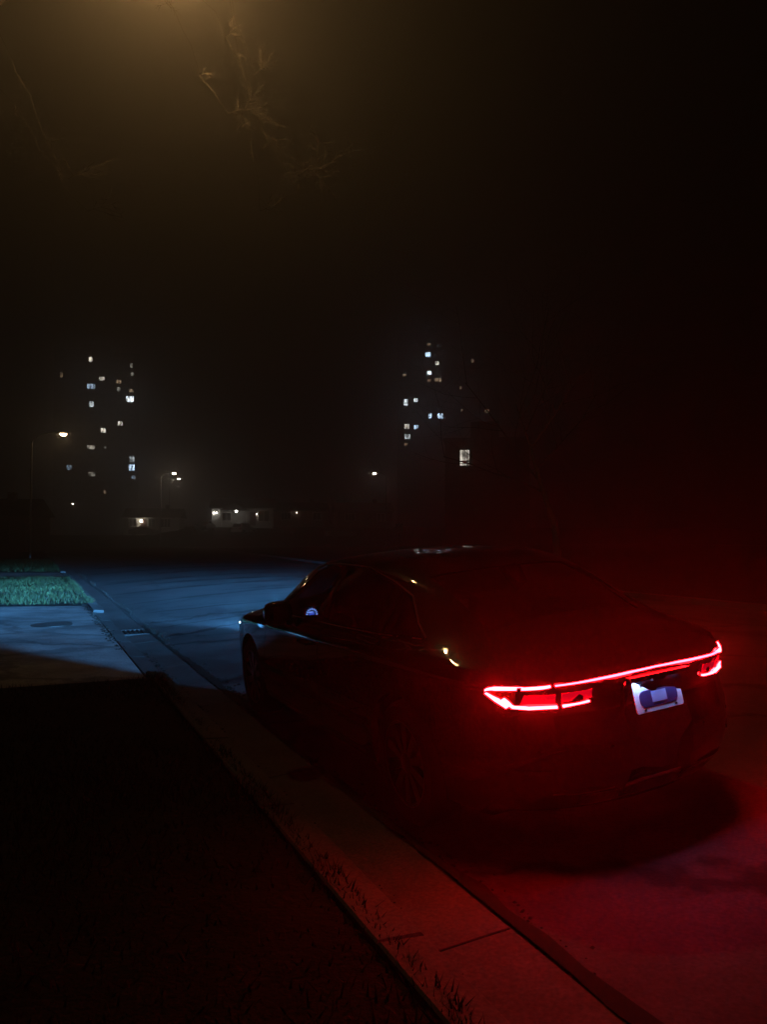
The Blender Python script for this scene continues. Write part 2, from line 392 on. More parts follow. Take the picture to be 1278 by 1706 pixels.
def section(u, off=0.0, zfloor=.2):
    w = WM(u) - off; zt = ZT(u) - off; zb = min(ZB(u), ZT(u) - .012) - off * .2; zf = zfloor + (.0 if .35 < u < 4.55 else .04)
    q = sm((ZT(u) - ZB(u) - .06) / .22); wr = (WR(u) - off)
    P = [(0, zf), (w*.55, zf), (w*.9, zf + .01), (w*.965, zf + .05), (w*.985, zf + .14), (w*.995, .47), (w, .60), (w*.993, .72), (w*.985, zb - .11), (w*.98, zb - .05), (w*.955, zb - .012)]
    wb = w*.925
    cab = [(wb, zb + .008)] + [(wb + (wr - wb)*t + .02*math.sin(math.pi*t), zb + .008 + (zt - .055 - zb)*t) for t in (.33, .66)] + [(wr, zt - .052), (wr*.93, zt - .03), (wr*.62, zt - .009), (wr*.3, zt - .002), (0, zt)]
    dk = [(w*.93*(1 - t), zb + (zt - zb)*(1 - (1 - t)**2.4)) for t in (.03, .1, .2, .32, .46, .64, .82, 1)]
    P += [(a[0]*q + d[0]*(1-q), a[1]*q + d[1]*(1-q)) for a, d in zip(cab, dk)]
    return P
def loft(us, off=0.0, zfloor=.2, ends=True):
    b = MB(); n = None
    for u in us:
        P = section(u, off, zfloor); ring = [(p[0], p[1]) for p in P] + [(-p[0], p[1]) for p in P[-2:0:-1]]
        n = len(ring)
        for v, z in ring:
            du = REAR(z) * math.exp(-(u / .28) ** 1.5) - FRONT(z) * math.exp(-((4.92 - u) / .4) ** 1.5) if ends else 0
            b.v.append((u + du, v, z))
    for i in range(len(us) - 1):
        for j in range(n):
            b.f.append((i*n+j, i*n+(j+1) % n, (i+1)*n+(j+1) % n, (i+1)*n+j))
    b.f.append(tuple(range(n))[::-1]); b.f.append(tuple((len(us)-1)*n + j for j in range(n)))
    return b
US = [0, .004, .008, .013, .02, .028, .037, .047, .058, .07, .083, .097, .112, .128, .145, .163, .182, .202, .223, .245, .27, .3, .335, .375, .42, .46] + [.5 + .1 * i for i in range(41)] + [4.58, 4.65, 4.7, 4.75, 4.8, 4.84, 4.87, 4.9, 4.92]
US_IN = [.52] + [.6 + .1 * i for i in range(31)] + [3.66]
def boolean(base, ops, name):
    """base, ops: meshes; ops = [(mesh, 'DIFFERENCE'|'INTERSECT')]"""
    o = bpy.data.objects.new('t', base); C.objects.link(o); tmp = []
    for me, kind in ops:
        t = bpy.data.objects.new('t', me); C.objects.link(t); tmp.append(t)
        md = o.modifiers.new('b', 'BOOLEAN'); md.operation = kind; md.object = t; md.solver = 'EXACT'
    dg_ = bpy.context.evaluated_depsgraph_get(); dg_.update()
    res = bpy.data.meshes.new_from_object(o.evaluated_get(dg_)); res.name = name
    for t in tmp + [o]: bpy.data.objects.remove(t)
    return res
outer = loft(US).mesh('outer'); inner = loft(US_IN, .04, .34, False).mesh('inner')
bvh_bm = bmesh.new(); bvh_bm.from_mesh(outer); BV = BVHTree.FromBMesh(bvh_bm)
def rear_hit(v, z, out=0.0):
    h = BV.ray_cast(Vector((-2, v, z)), Vector((1, 0, 0)))
    return (h[0] + h[1] * out, h[1]) if h[0] else (Vector((.3, v, z)), Vector((-1, 0, 0)))
def cast(o_, d_, out=0.0):
    h = BV.ray_cast(Vector(o_), Vector(d_).normalized()); return h[0] + h[1] * out, h[1]
def pr(poly, axis, a, b): return MB().prism(poly, axis, a, b).mesh('p')
WIN = {  # side windows in (u, z)
    'front_window': [(2.26, 1.0), (3.20, .985), (3.28, 1.0), (2.72, 1.31), (2.55, 1.35), (2.24, 1.366)],
    'rear_window': [(1.36, 1.02), (2.17, 1.002), (2.15, 1.366), (1.80, 1.36), (1.40, 1.275)],
    'quarter_window': [(.92, 1.04), (1.28, 1.025), (1.31, 1.25), (1.22, 1.215)]}
WS = [(2.98, .50), (3.66, .68), (3.66, -.68), (2.98, -.50)]
RW = [(.62, .52), (1.28, .50), (1.28, -.50), (.62, -.52)]
DOOR = {'front_door': [(2.215, .30), (3.42, .30), (3.46, .62), (3.36, .98), (2.78, 1.33), (2.57, 1.372), (2.205, 1.386)],
        'rear_door': [(1.48, .30), (2.20, .30), (2.19, 1.386), (1.80, 1.38), (1.335, 1.295), (1.30, .99), (1.34, .74)]}
def grow(poly, k):
    cx = sum(p[0] for p in poly)/len(poly); cz = sum(p[1] for p in poly)/len(poly)
    out = []
    for x, z in poly:
        d = math.hypot(x-cx, z-cz); out.append((cx + (x-cx)*(1 + k/d), cz + (z-cz)*(1 + k/d)))
    return out
cut = [(inner, 'DIFFERENCE')]
for nm, poly in WIN.items():
    cut += [(pr(poly, 'y', .4, 1.2), 'DIFFERENCE'), (pr(poly, 'y', -1.2, -.4), 'DIFFERENCE')]
cut += [(pr(WS, 'z', .96, 1.7), 'DIFFERENCE'), (pr(RW, 'z', 1.04, 1.7), 'DIFFERENCE')]
for ux in (1.0, 3.92):
    for sgn in (1, -1):
        cut.append((MB().lathe([(.385, sgn*.58), (.385, sgn*1.2)], 40, 'y', (ux, 0, .345)).mesh('w'), 'DIFFERENCE'))
shell = boolean(outer.copy(), cut, 'shell')
doors = {}
for nm, poly in DOOR.items():
    for sd, (a, b_) in (('left', (.42, 1.3)), ('right', (-1.3, -.42))):
        doors[(nm, sd)] = boolean(shell.copy(), [(pr(poly, 'y', a, b_), 'INTERSECT')], nm)
body_me = boolean(shell.copy(), [(pr(grow(poly, .006), 'y', a, b_), 'DIFFERENCE') for poly in DOOR.values() for a, b_ in ((.42, 1.3), (-1.3, -.42))], 'body')
US_G = [u for u in US if .25 < u < 4.2]
glass_out = loft(US_G, .006, .22, False).mesh('a'); glass_in = loft([.3] + [u for u in US_G if u > .31][:-1] + [4.15], .012, .26, False).mesh('b')
def glass(prism_mesh, name): return boolean(glass_out.copy(), [(prism_mesh, 'INTERSECT'), (glass_in, 'DIFFERENCE')], name)

M_PAINT = mat('black car paint', (.004, .004, .005), .6, spec=0, coat=1.0)
M_GLASS = None
def glass_mat(name, tint):
    m = bpy.data.materials.new(name); m.use_nodes = True; nt = m.node_tree
    for n_ in list(nt.nodes): nt.nodes.remove(n_)
    o = nt.nodes.new('ShaderNodeOutputMaterial'); mx = nt.nodes.new('ShaderNodeMixShader'); fr = nt.nodes.new('ShaderNodeFresnel'); fr.inputs[0].default_value = 1.5
    tr = nt.nodes.new('ShaderNodeBsdfTransparent'); tr.inputs[0].default_value = (*tint, 1); gl = nt.nodes.new('ShaderNodeBsdfGlossy'); gl.inputs['Roughness'].default_value = .03
    ge = nt.nodes.new('ShaderNodeNewGeometry'); k_ = nt.nodes.new('ShaderNodeMath'); k_.operation = 'SUBTRACT'; k_.inputs[0].default_value = 1; m_ = nt.nodes.new('ShaderNodeMath'); m_.operation = 'MULTIPLY'
    nt.links.new(ge.outputs['Backfacing'], k_.inputs[1]); nt.links.new(k_.outputs[0], m_.inputs[0]); nt.links.new(fr.outputs[0], m_.inputs[1])   # reflect at the outer face only
    nt.links.new(m_.outputs[0], mx.inputs[0]); nt.links.new(tr.outputs[0], mx.inputs[1]); nt.links.new(gl.outputs[0], mx.inputs[2]); nt.links.new(mx.outputs[0], o.inputs[0])
    return m
M_GLASS = glass_mat('car glass', (.38, .39, .40)); M_TINT = glass_mat('privacy glass', (.18, .18, .19))
M_BLACK = mat('black plastic', (.012, .012, .012), .45); M_RUBBER = mat('tyre rubber', (.015, .015, .015), .85, bump=(60, .4, .004))
M_ALLOY = mat('dark alloy', (.12, .12, .13), .3, metal=1); M_CHROME = mat('chrome', (.7, .7, .7), .12, metal=1)
M_SEAT = mat('dark upholstery', (.02, .02, .022), .7, bump=(80, .3, .003))

CAR_A = R(26.0); CAR_LOC = Vector((1.384, 3.775, .08)); ROLL = R(-4.7)
car = thing('sedan', CAR_LOC, 0, 'black sedan parked by the kerb with red light bar across its tail', 'car')
car.rotation_euler = (ROLL, 0, R(90) + CAR_A)
obj('body', body_me, M_PAINT, car, 32)
for (nm, sd), me in doors.items():
    d = obj('door', me, M_PAINT, car, 32)
    uu = 2.42 if nm == 'front_door' else 1.55; sg = 1 if sd == 'left' else -1
    p, nrm = cast((uu, sg*3, .84), (0, -sg, 0))
    MB().tube([(p.x - .1, p.y - sg*.005, .84), (p.x - .08, p.y + sg*.035, .842), (p.x + .08, p.y + sg*.035, .842), (p.x + .1, p.y - sg*.005, .84)], .012, 8).build('handle', M_PAINT, d, 40)
for nm, poly in WIN.items():
    for a, b_ in ((.4, 1.2), (-1.2, -.4)):
        g_ = glass(pr(grow(poly, -.001), 'y', a, b_), 'side_window')
        obj('side_window', g_, M_GLASS if nm == 'front_window' else M_TINT, car, 32)
obj('windscreen', glass(pr(grow(WS, -.001), 'z', .96, 1.7), 'windscreen'), M_GLASS, car, 32)
obj('rear_windscreen', glass(pr(grow(RW, -.001), 'z', 1.04, 1.7), 'rear_windscreen'), M_TINT, car, 32)
# bright window surround on the flank, following the glass line
for sg in (1, -1):
    line = [(.86, 1.033), (1.0, 1.095), (1.2, 1.225), (1.42, 1.295), (1.8, 1.372), (2.3, 1.38), (2.55, 1.366), (2.76, 1.322)]
    MB().tube([cast((u, sg*3, z), (0, -sg, 0), .002)[0] for u, z in line], .006, 6).build('window_trim', M_CHROME, car, 40)
    belt = [(.88, 1.028), (1.3, 1.012), (1.8, .998), (2.3, .988), (2.8, .978), (3.2, .968)]
    MB().tube([cast((u, sg*3, z), (0, -sg, 0), .002)[0] for u, z in belt], .006, 6).build('belt_trim', M_CHROME, car, 40)
# door mirrors
for sg in (1, -1):
    b = MB(); pts = [(3.10, .99), (3.04, 1.03), (3.02, 1.10), (3.06, 1.155), (3.16, 1.16), (3.22, 1.10), (3.2, 1.02)]
    def ring(y, k): return [(3.11 + (x - 3.11)*k, sg*y, 1.075 + (z - 1.075)*k) for x, z in pts]
    rings = [ring(.955, .7), ring(.99, .98), ring(1.08, 1.0), ring(1.13, .85), ring(1.15, .5)]
    vs = [p for r_ in rings for p in r_]; nn = 7
    fs = [(i*nn+j, i*nn+(j+1) % nn, (i+1)*nn+(j+1) % nn, (i+1)*nn+j) for i in range(4) for j in range(nn)] + [tuple(range(nn)), tuple(28 + j for j in range(nn))]
    mi = b.add(vs, fs).build('door_mirror', M_PAINT, car, 60); mi.location = (-.33, -sg*.06, -.05)
    MB().prism([(3.08, .985), (3.16, .985), (3.15, 1.03), (3.09, 1.03)], 'y', sg*.86, sg*1.0).build('mirror_foot', M_BLACK, mi)
    MB().box(3.012, 3.02, min(sg*1.0, sg*1.11), max(sg*1.0, sg*1.11), 1.045, 1.135).build('mirror_glass', M_CHROME, mi)
    MB().box(3.2, 3.226, min(sg*1.0, sg*1.12), max(sg*1.0, sg*1.12), 1.068, 1.076).build('mirror_strip', M_CHROME, mi)
# wheels
def wheel(ux, sg):
    y0, y1 = sg*.68, sg*.905
    ty = MB().lathe([(.20, y0), (.31, y0), (.337, y0 + sg*.03), (.345, (y0+y1)/2), (.337, y1 - sg*.03), (.31, y1), (.235, y1), (.23, y1 - sg*.04)], 44, 'y', (0, 0, 0), False)
    w_ = ty.build('wheel', M_RUBBER, car, 40); w_.location = (ux, 0, .345)
    MB().lathe([(.235, y1 - sg*.002), (.222, y1 - sg*.004), (.215, y1 - sg*.06), (.215, y0)], 36, 'y', (0, 0, 0), False).build('rim', M_ALLOY, w_, 40)
    sp = MB().prism([(-.018, .05), (.018, .05), (.030, .222), (-.030, .222)], 'y', y1 - sg*.05, y1 - sg*.015)
    sme = sp.mesh('spoke')
    for k in range(10):
        o = obj('spoke', sme, M_ALLOY, w_); o.rotation_euler = (0, k*math.pi/5, 0)
    MB().lathe([(.06, y1 - sg*.06), (.06, y1 - sg*.02), (.045, y1 - sg*.008)], 20, 'y').build('hub', M_ALLOY, w_, 40)
    MB().lathe([(.16, y0 + sg*.05), (.16, y0 + sg*.075)], 28, 'y').build('brake_disc', M_STEEL, w_, 40)
for ux in (1.0, 3.92):
    for sg in (1, -1): wheel(ux, sg)
# rear lamps: strips laid on the tail surface
M_TAILBAR = emitter('lit red light bar', (1.0, .0029, .0052), TAIL)
M_TAILHOT = emitter('lit tail lamp', (1.0, .0040, .0060), TAIL)
M_TAILDIM = mat('dim red lamp lens', (.16, .002, .008), .2, emit=(1, .002, .04), es=.25, noise=(90, .6), coat=.6)
M_LAMPBLACK = mat('smoked lamp housing', (.012, .002, .003), .12, coat=1.0)
def strip(name, pts, th, m, parent, out=.012, thick=.012, sub=10, deg=4):
    """flat strip along (v, z) polyline on the tail; th = half height(s)"""
    path = []
    for i in range(len(pts) - 1):
        for k in range(sub):
            t = k/sub; path.append((pts[i][0]*(1-t) + pts[i+1][0]*t, pts[i][1]*(1-t) + pts[i+1][1]*t, th[i]*(1-t) + th[i+1]*t if isinstance(th, list) else th))
    path.append((*pts[-1], th[-1] if isinstance(th, list) else th))
    b = MB(); n_ = len(path); edge = {1: [], -1: []}
    for i, (v, z, h) in enumerate(path):
        a = path[max(0, i-1)]; c = path[min(n_-1, i+1)]; dv, dz = c[0]-a[0], c[1]-a[1]; l_ = math.hypot(dv, dz) or 1; pv, pz = -dz/l_*h, dv/l_*h
        for sgn in (1, -1): edge[sgn].append(rear_hit(v + pv*sgn, z + pz*sgn))
    tt = np.linspace(-1, 1, n_); fit = {}
    for sgn in (1, -1):                          # fair the lamp over the small facets of the panel below it
        xs = np.polyval(np.polyfit(tt, [e[0].x for e in edge[sgn]], deg), tt)
        ns = [np.polyval(np.polyfit(tt, [e[1][c_] for e in edge[sgn]], min(deg, 3)), tt) for c_ in range(3)]
        fit[sgn] = (xs, ns)
    for i in range(n_):
        for sgn in (1, -1):
            xs, ns = fit[sgn]; p = edge[sgn][i][0].copy(); p.x = xs[i]; nn = Vector((ns[0][i], ns[1][i], ns[2][i]*.3)).normalized()
            b.v.append(tuple(p + nn*(out - thick))); b.v.append(tuple(p + nn*out))
    for i in range(n_-1):
        k = i*4; q = k+4
        b.f += [(k+1, k+3, q+3, q+1), (k, k+1, q+1, q), (k+2, q+2, q+3, k+3), (k, q, q+2, k+2)]
    b.f += [(0, 2, 3, 1), (4*n_-4, 4*n_-3, 4*n_-1, 4*n_-2)]
    return b.build(name, m, parent)
strip('light_bar', [(.528, .868), (.33, .880), (.15, .888), (0, .891), (-.15, .888), (-.33, .880), (-.528, .868)], .0028, M_TAILBAR, car, .016, deg=6)
for sg in (1, -1):
    lamp = strip('tail_lamp', [(sg*.752, .835), (sg*.68, .815), (sg*.35, .828)], [.030, .052, .046], M_LAMPBLACK, car, .006, .02, 16)
    strip('lens', [(sg*.665, .806), (sg*.525, .806)], .021, M_TAILDIM, lamp, .010, .006)
    strip('lens', [(sg*.500, .808), (sg*.362, .817)], .021, M_TAILDIM, lamp, .010, .006)
    strip('light_strip', [(sg*.767, .846), (sg*.745, .861), (sg*.64, .861), (sg*.543, .866)], [.001, .008, .006, .0048], M_TAILHOT, lamp, .016)
    strip('light_strip', [(sg*.765, .836), (sg*.735, .806), (sg*.702, .772)], [.002, .008, .007], M_TAILHOT, lamp, .016)
    strip('light_strip', [(sg*.716, .812), (sg*.684, .774), (sg*.63, .767), (sg*.516, .766)], [.0055, .0075, .0063, .0055], M_TAILHOT, lamp, .016)
    strip('light_strip', [(sg*.492, .767), (sg*.37, .780)], [.0052, .0036], M_TAILHOT, lamp, .016)
# licence plate with its lamps
pc, pn = rear_hit(0, .764)
plate = MB()
def rrect(w, h, r, n_=5):
    out = []
    for cx, cz, a0 in ((w-r, h-r, 0), (-w+r, h-r, 90), (-w+r, -h+r, 180), (w-r, -h+r, 270)):
        for k in range(n_): a = R(a0 + 90*k/(n_-1)); out.append((cx + r*math.cos(a), cz + r*math.sin(a)))
    return out
pl = MB().prism(rrect(.1525, .0765, .012), 'x', -.004, 0).build('licence_plate', mat('plate enamel', (.78, .80, .84), .4, noise=(14, .08)), car)
pl.location = (pc.x - .02, 0, .762); pl.rotation_euler = (0, R(12), 0)
M_NAVY = mat('navy ink', (.02, .02, .10), .5); M_PALE = mat('pale blue mask', (.42, .48, .78), .5)
ov = [(y, z - .014) for y, z in rrect(.122, .038, .03)]
MB().prism(ov, 'x', -.0055, -.0042).build('number_mask', M_NAVY, pl)  # dark band added in place of the blanked-out number
MB().box(-.0072, -.0058, -.05, .045, -.036, .016).build('plate_patch', M_PALE, pl)  # pale block of the same masking over the number
def text(body, size, m, parent, loc, name):
    cu = bpy.data.curves.new('t', 'FONT'); cu.body = body; cu.size = size; cu.align_x = 'CENTER'; cu.align_y = 'CENTER'; cu.extrude = .0006
    o = bpy.data.objects.new('t', cu); C.objects.link(o); dg_ = bpy.context.evaluated_depsgraph_get()
    me = bpy.data.meshes.new_from_object(o.evaluated_get(dg_)); bpy.data.objects.remove(o)
    t = obj(name, me, m, parent); t.location = loc; t.rotation_euler = (R(90), 0, R(-90)); return t
text('ONTARIO', .026, M_NAVY, pl, (-.0055, 0, .055), 'plate_lettering')
for y, z in ((.1, .056), (-.1, .056), (.1, -.064), (-.1, -.064)):
    MB().lathe([(.006, -.009), (.006, -.003)], 10, 'x', (0, y, z)).build('screw', M_IRON, pl)
MB().prism([(pc.x - .052, .846), (pc.x - .046, .846), (pc.x - .046, .862), (pc.x + .05, .862), (pc.x + .05, .868), (pc.x - .052, .868)], 'y', -.19, .19).build('plate_garnish', M_BLACK, car)
MB().prism([(pc.x - .045, .834), (pc.x + .03, .834), (pc.x + .03, .8615), (pc.x - .045, .8615)], 'y', -.035, .045).build('boot_handle', M_BLACK, car)
for sg in (1, -1):
    pll = MB().box(pc.x - .036, pc.x + .0, sg*.105 - .024, sg*.105 + .024, .857, .8615).build('plate_lamp', M_BLACK, car)
    MB().box(pc.x - .034, pc.x - .012, sg*.105 - .02, sg*.105 + .02, .854, .8568).build('plate_lamp_lens', emitter('plate lamp led', (.26, .44, 1.0), 260), pll)
# bumper details
strip('bumper_trim', [(.55, .352), (0, .345), (-.55, .352)], .005, M_CHROME, car, .008, .02)
strip('diffuser', [(.42, .30), (0, .295), (-.42, .30)], .03, M_BLACK, car, .006, .03)
for sg in (1, -1):
    strip('reflector', [(sg*.72, .47), (sg*.58, .467)], .009, mat('red reflector', (.015, .001, .002), .2, coat=1), car, .006, .01)
    for v in (.30, .62):
        p, nn = rear_hit(sg*v, .56)
        q = MB().lathe([(.011, -.004), (.011, .002), (.008, .004)], 14, 'x').build('parking_sensor', M_PAINT, car, 40); q.location = p; q.rotation_euler = nn.to_track_quat('X', 'Z').to_euler()
# front lamps, grille, fin, wipers
M_DRL = emitter('daytime running lamp', (.55, .75, 1), 6.0)
def front_strip(name, pts, h, m, parent, sg, out=.01):
    b = MB(); prev = None; k = 0
    for (v, z) in pts:
        row = []
        for hh in (h, -h):
            hit = BV.ray_cast(Vector((7, sg*v, z + hh)), Vector((-1, 0, 0)))
            p, nn = hit[0], hit[1]; row += [tuple(p - nn*.01), tuple(p + nn*out)]
        b.v += row
        if k:
            i = 4*k; j = i-4; b.f += [(j+1, j+3, i+3, i+1), (j, j+1, i+1, i), (j+2, i+2, i+3, j+3), (j, i, i+2, j+2)]
        k += 1
    b.f += [(0, 2, 3, 1), (4*k-4, 4*k-3, 4*k-1, 4*k-2)]
    return b.build(name, m, parent)
for sg in (1, -1):
    hl = front_strip('headlamp', [(.52 + .035*i, .675 + .004*i) for i in range(10)], .045, mat('headlamp glass', (.05, .06, .07), .08, coat=1), car, sg, .006)
    front_strip('running_lamp', [(.56 + .03*i, .715 + .005*i) for i in range(10)], .006, M_DRL, hl, sg, .011)
front_strip('grille', [(-.5 + .1*i, .5) for i in range(11)], .09, M_BLACK, car, 1, .004)
fz = ZT(1.15)
MB().add([(1.02, -.03, fz-.05), (1.02, .03, fz-.05), (1.26, .02, fz+.02), (1.26, -.02, fz+.02), (1.04, 0, fz+.055), (1.1, 0, fz+.06)], [(0,1,4),(1,2,5,4),(2,3,5),(3,0,4,5),(0,3,2,1)]).build('antenna_fin', M_PAINT, car)
# cabin
MB().bevbox(3.37, 3.64, -.70, .70, .5, .86, .05).build('dashboard', M_BLACK, car)
bn = MB().prism([(3.372, .83), (3.55, .85), (3.5, .955), (3.34, .968), (3.372, .955)], 'y', .40, .62).build('instrument_binnacle', M_BLACK, car)
dial = emitter('blue instrument dial', (.06, .14, .8), 4.0)
dial2 = emitter('blue instrument ticks', (.20, .36, 1.0), 8.0)
DC = Vector((3.362, .505, .900))
df = thing('t', (0, 0, 0)); bpy.data.objects.remove(df)
b = MB(); nseg = 20
for k in range(nseg):
    if k % 2: continue
    a0, a1 = R(-20 + 220*k/nseg), R(-20 + 220*(k+1)/nseg)
    b.add([(0, r_*math.cos(a), r_*math.sin(a)) for r_, a in ((.052, a0), (.052, a1), (.037, a1), (.037, a0))], [(0, 1, 2, 3)])
dl = b.build('instrument_dial', dial2, bn, fix=False); dl.location = DC
MB().add([(0, r_*math.cos(a), r_*math.sin(a)) for r_, a in [(.026, R(-10 + 200*k/16)) for k in range(17)]], [tuple(range(17))]).build('dial_face', dial, bn, fix=False).location = DC + Vector((.002, 0, 0))
MB().box(-.0, .002, -.012, .03, -.004, .004).build('dial_readout', dial2, bn).location = DC + Vector((-.004, 0, .02))
MB().lathe([(.172, -.012), (.186, 0), (.172, .012), (.16, 0), (.172, -.012)], 30, 'x', (0, 0, 0), False).build('steering_wheel', M_BLACK, car, 60).location = (2.95, .42, .76)
for y in (.38, -.38):
    st = MB().bevbox(1.95, 2.5, y-.25, y+.25, .36, .56, .05).build('seat', M_SEAT, car)
    MB().prism([(1.98, .5), (2.1, .52), (1.86, 1.1), (1.76, 1.08)], 'y', y-.24, y+.24).build('seat_back', M_SEAT, st)
    MB().prism([(1.80, 1.11), (1.88, 1.11), (1.84, 1.3), (1.77, 1.29)], 'y', y-.13, y+.13).build('headrest', M_SEAT, st)
rs = MB().bevbox(1.05, 1.55, -.62, .62, .36, .55, .05).build('rear_seat', M_SEAT, car)
MB().prism([(1.05, .5), (1.17, .52), (.98, 1.0), (.88, 1.0)], 'y', -.6, .6).build('seat_back', M_SEAT, rs)

# headlamp light: low beam thrown along the car, cut off near the horizontal, about 28 degrees to the sides
car_m = Matrix.Translation(CAR_LOC) @ car.rotation_euler.to_matrix().to_4x4()
FW = Vector((-math.sin(CAR_A), math.cos(CAR_A), 0)); LF = Vector((-math.cos(CAR_A), -math.sin(CAR_A), 0))
def head_light(sg):
    hit = BV.ray_cast(Vector((7, sg*.68, .66)), Vector((-1, 0, 0)))[0]
    ld = bpy.data.lights.new('headlamp_light', 'POINT'); ld.energy = HEAD_POWER; ld.color = (.09, .42, 1.0); ld.shadow_soft_size = .03
    lo = bpy.data.objects.new('headlamp_light', ld); C.objects.link(lo); lo.parent = car; lo.location = hit + Vector((.05, 0, 0))
    ld.use_nodes = True; nt = ld.node_tree; N = nt.nodes; L = nt.links; em = N['Emission']
    ge = N.new('ShaderNodeNewGeometry')
    def dot(v):
        n_ = N.new('ShaderNodeVectorMath'); n_.operation = 'DOT_PRODUCT'; L.new(ge.outputs['Incoming'], n_.inputs[0]); n_.inputs[1].default_value = v; return n_.outputs['Value']
    def mth(op, a, b=None):
        n_ = N.new('ShaderNodeMath'); n_.operation = op
        for i, x in enumerate((a, b)):
            if x is None: continue
            if hasattr(x, 'links'): L.new(x, n_.inputs[i])
            else: n_.inputs[i].default_value = x
        return n_.outputs[0]
    def mr(x, a, b, c, d):
        n_ = N.new('ShaderNodeMapRange'); n_.interpolation_type = 'SMOOTHSTEP'; L.new(x, n_.inputs[0])
        for i, q in enumerate((a, b, c, d)): n_.inputs[i+1].default_value = q
        return n_.outputs[0]
    down = dot((0, 0, -1)); az = mth('ARCTAN2', dot(LF), dot(FW))
    prof = mth('MINIMUM', mr(down, .006, .036, 0, 1), mth('POWER', mth('DIVIDE', .036, mth('MAXIMUM', down, .001)), 3.0))
    side = mth('MULTIPLY', mr(az, R(24), R(31), 1, 0), mr(az, R(-42), R(-15), 0, 1))
    L.new(mth('MULTIPLY', prof, side), em.inputs['Strength'])
for sg in (1, -1): head_light(sg)

# ------------------------------------------------------------------ street lamps
def street_lamp(base, top_z, arm, head_to, lens_mat, label, rpole=.09, group='street lamps'):
    """pole at base, arm reaching horizontally by vector arm to a cobra head"""
    t = thing('street_lamp', base, 0, label, 'street lamp', group); a = Vector(arm); al = a.length; ad = a.normalized()
    h = top_z - base[2]
    MB().tube([(0, 0, -.2), (0, 0, h*.5), (0, 0, h - .6)], [rpole, rpole*.8, rpole*.6], 10).build('pole', M_STEEL, t, 40)
    MB().tube([(0, 0, h - .75), tuple(ad*al*.25 + Vector((0, 0, h - .2))), tuple(ad*al*.6 + Vector((0, 0, h + .02))), tuple(ad*al + Vector((0, 0, h + .08)))], rpole*.4, 8).build('arm', M_STEEL, t, 40)
    c = ad*al + Vector((0, 0, h)); sd = Vector((-ad.y, ad.x, 0))
    b = MB(); prof = [(-.15, .05, .02), (.0, .11, .05), (.25, .17, .08), (.5, .17, .08), (.65, .08, .04)]
    for l_, wd, hh in prof:
        for y, z in ((1, -.0), (.85, hh), (.4, hh*1.5), (-.4, hh*1.5), (-.85, hh), (-1, 0)):
            b.v.append(tuple(c + ad*l_ + sd*wd*y + Vector((0, 0, z))))
    for i in range(4):
        for j in range(6): b.f.append((i*6+j, i*6+(j+1) % 6, (i+1)*6+(j+1) % 6, (i+1)*6+j))
    b.f += [tuple(range(6)), tuple(24 + j for j in range(6))]
    hd_ = b.build('lamp_head', M_STEEL, t, 50)
    l2 = MB(); cc = c + ad*.33
    for k, (r_, z) in enumerate(((.15, -.004), (.145, -.06), (.11, -.12), (.05, -.15))):
        for j in range(14):
            q = 2*math.pi*j/14; l2.v.append(tuple(cc + ad*r_*1.4*math.cos(q) + sd*r_*math.sin(q) + Vector((0, 0, z))))
    for i in range(3):
        for j in range(14): l2.f.append((i*14+j, i*14+(j+1) % 14, (i+1)*14+(j+1) % 14, (i+1)*14+j))
    l2.f.append(tuple(42 + j for j in range(14)))
    l2.build('lens', lens_mat, hd_, 60)
    return t, base + cc
WARM = emitter('sodium lamp lens', (1.0, .66, .34), 55)
WARM2 = emitter('far lamp lens', (1.0, .78, .56), 230)
WARM3 = emitter('small far lamp lens', (1.0, .82, .66), 80)
# the amber lamp above the picture: its pole stands left of the frame, its arm reaches over the kerb
p_l = Vector((-6.35, 12.2, .2))
tl, lampc = street_lamp(p_l, 11.1, (2.6, -.5, 0), None, mat('amber lamp glass', (.5, .35, .15), .3, emit=(1, .55, .18), es=60), 'tall amber street lamp over the kerb just above the picture')
ald = bpy.data.lights.new('amber_light', 'POINT'); ald.energy = AMBER_POWER; ald.color = (1.0, .56, .20); ald.shadow_soft_size = .1
alo = bpy.data.objects.new('amber_light', ald); C.objects.link(alo); alo.parent = tl; alo.location = lampc - p_l + Vector((0, 0, -.3))
# beam shaped to keep the ground dark: little of the light goes straight down
ald.use_nodes = True; nt = ald.node_tree; ge = nt.nodes.new('ShaderNodeNewGeometry'); sx = nt.nodes.new('ShaderNodeSeparateXYZ'); mp_ = nt.nodes.new('ShaderNodeMapRange'); mp_.interpolation_type = 'SMOOTHSTEP'
nt.links.new(ge.outputs['Incoming'], sx.inputs[0]); nt.links.new(sx.outputs['Z'], mp_.inputs[0])
for i_, q_ in enumerate((-.92, -.66, .12, 1)): mp_.inputs[i_ + 1].default_value = q_
nt.links.new(mp_.outputs[0], nt.nodes['Emission'].inputs['Strength'])
def lamp_at(px, py, d, arm, label, m, rp=.09):
    top = at(px, py, d); a = Vector(arm); base = Vector((top.x, d, 0)) - a - a.normalized()*.33; base.z = .1
    return street_lamp(base, top.z, arm, None, m, label, rp)
lamp_at(103, 722, 52, (1.5, .6, 0), 'tall street lamp on the verge with a bright warm head', WARM)
lamp_at(289, 788, 104, (1.5, 0, 0), 'street lamp glowing above the small left house, nearer of a pair', WARM2, .12)
lamp_at(297, 797, 138, (1.2, .6, 0), 'smaller, farther street lamp right behind the nearer one', WARM3)
lamp_at(624, 788, 112, (-1.4, .5, 0), 'lone far street lamp left of the right tower', WARM3)
lamp_at(120, 839, 190, (1.2, 0, 0), 'tiny distant street lamp low at the foot of left tower', WARM3)

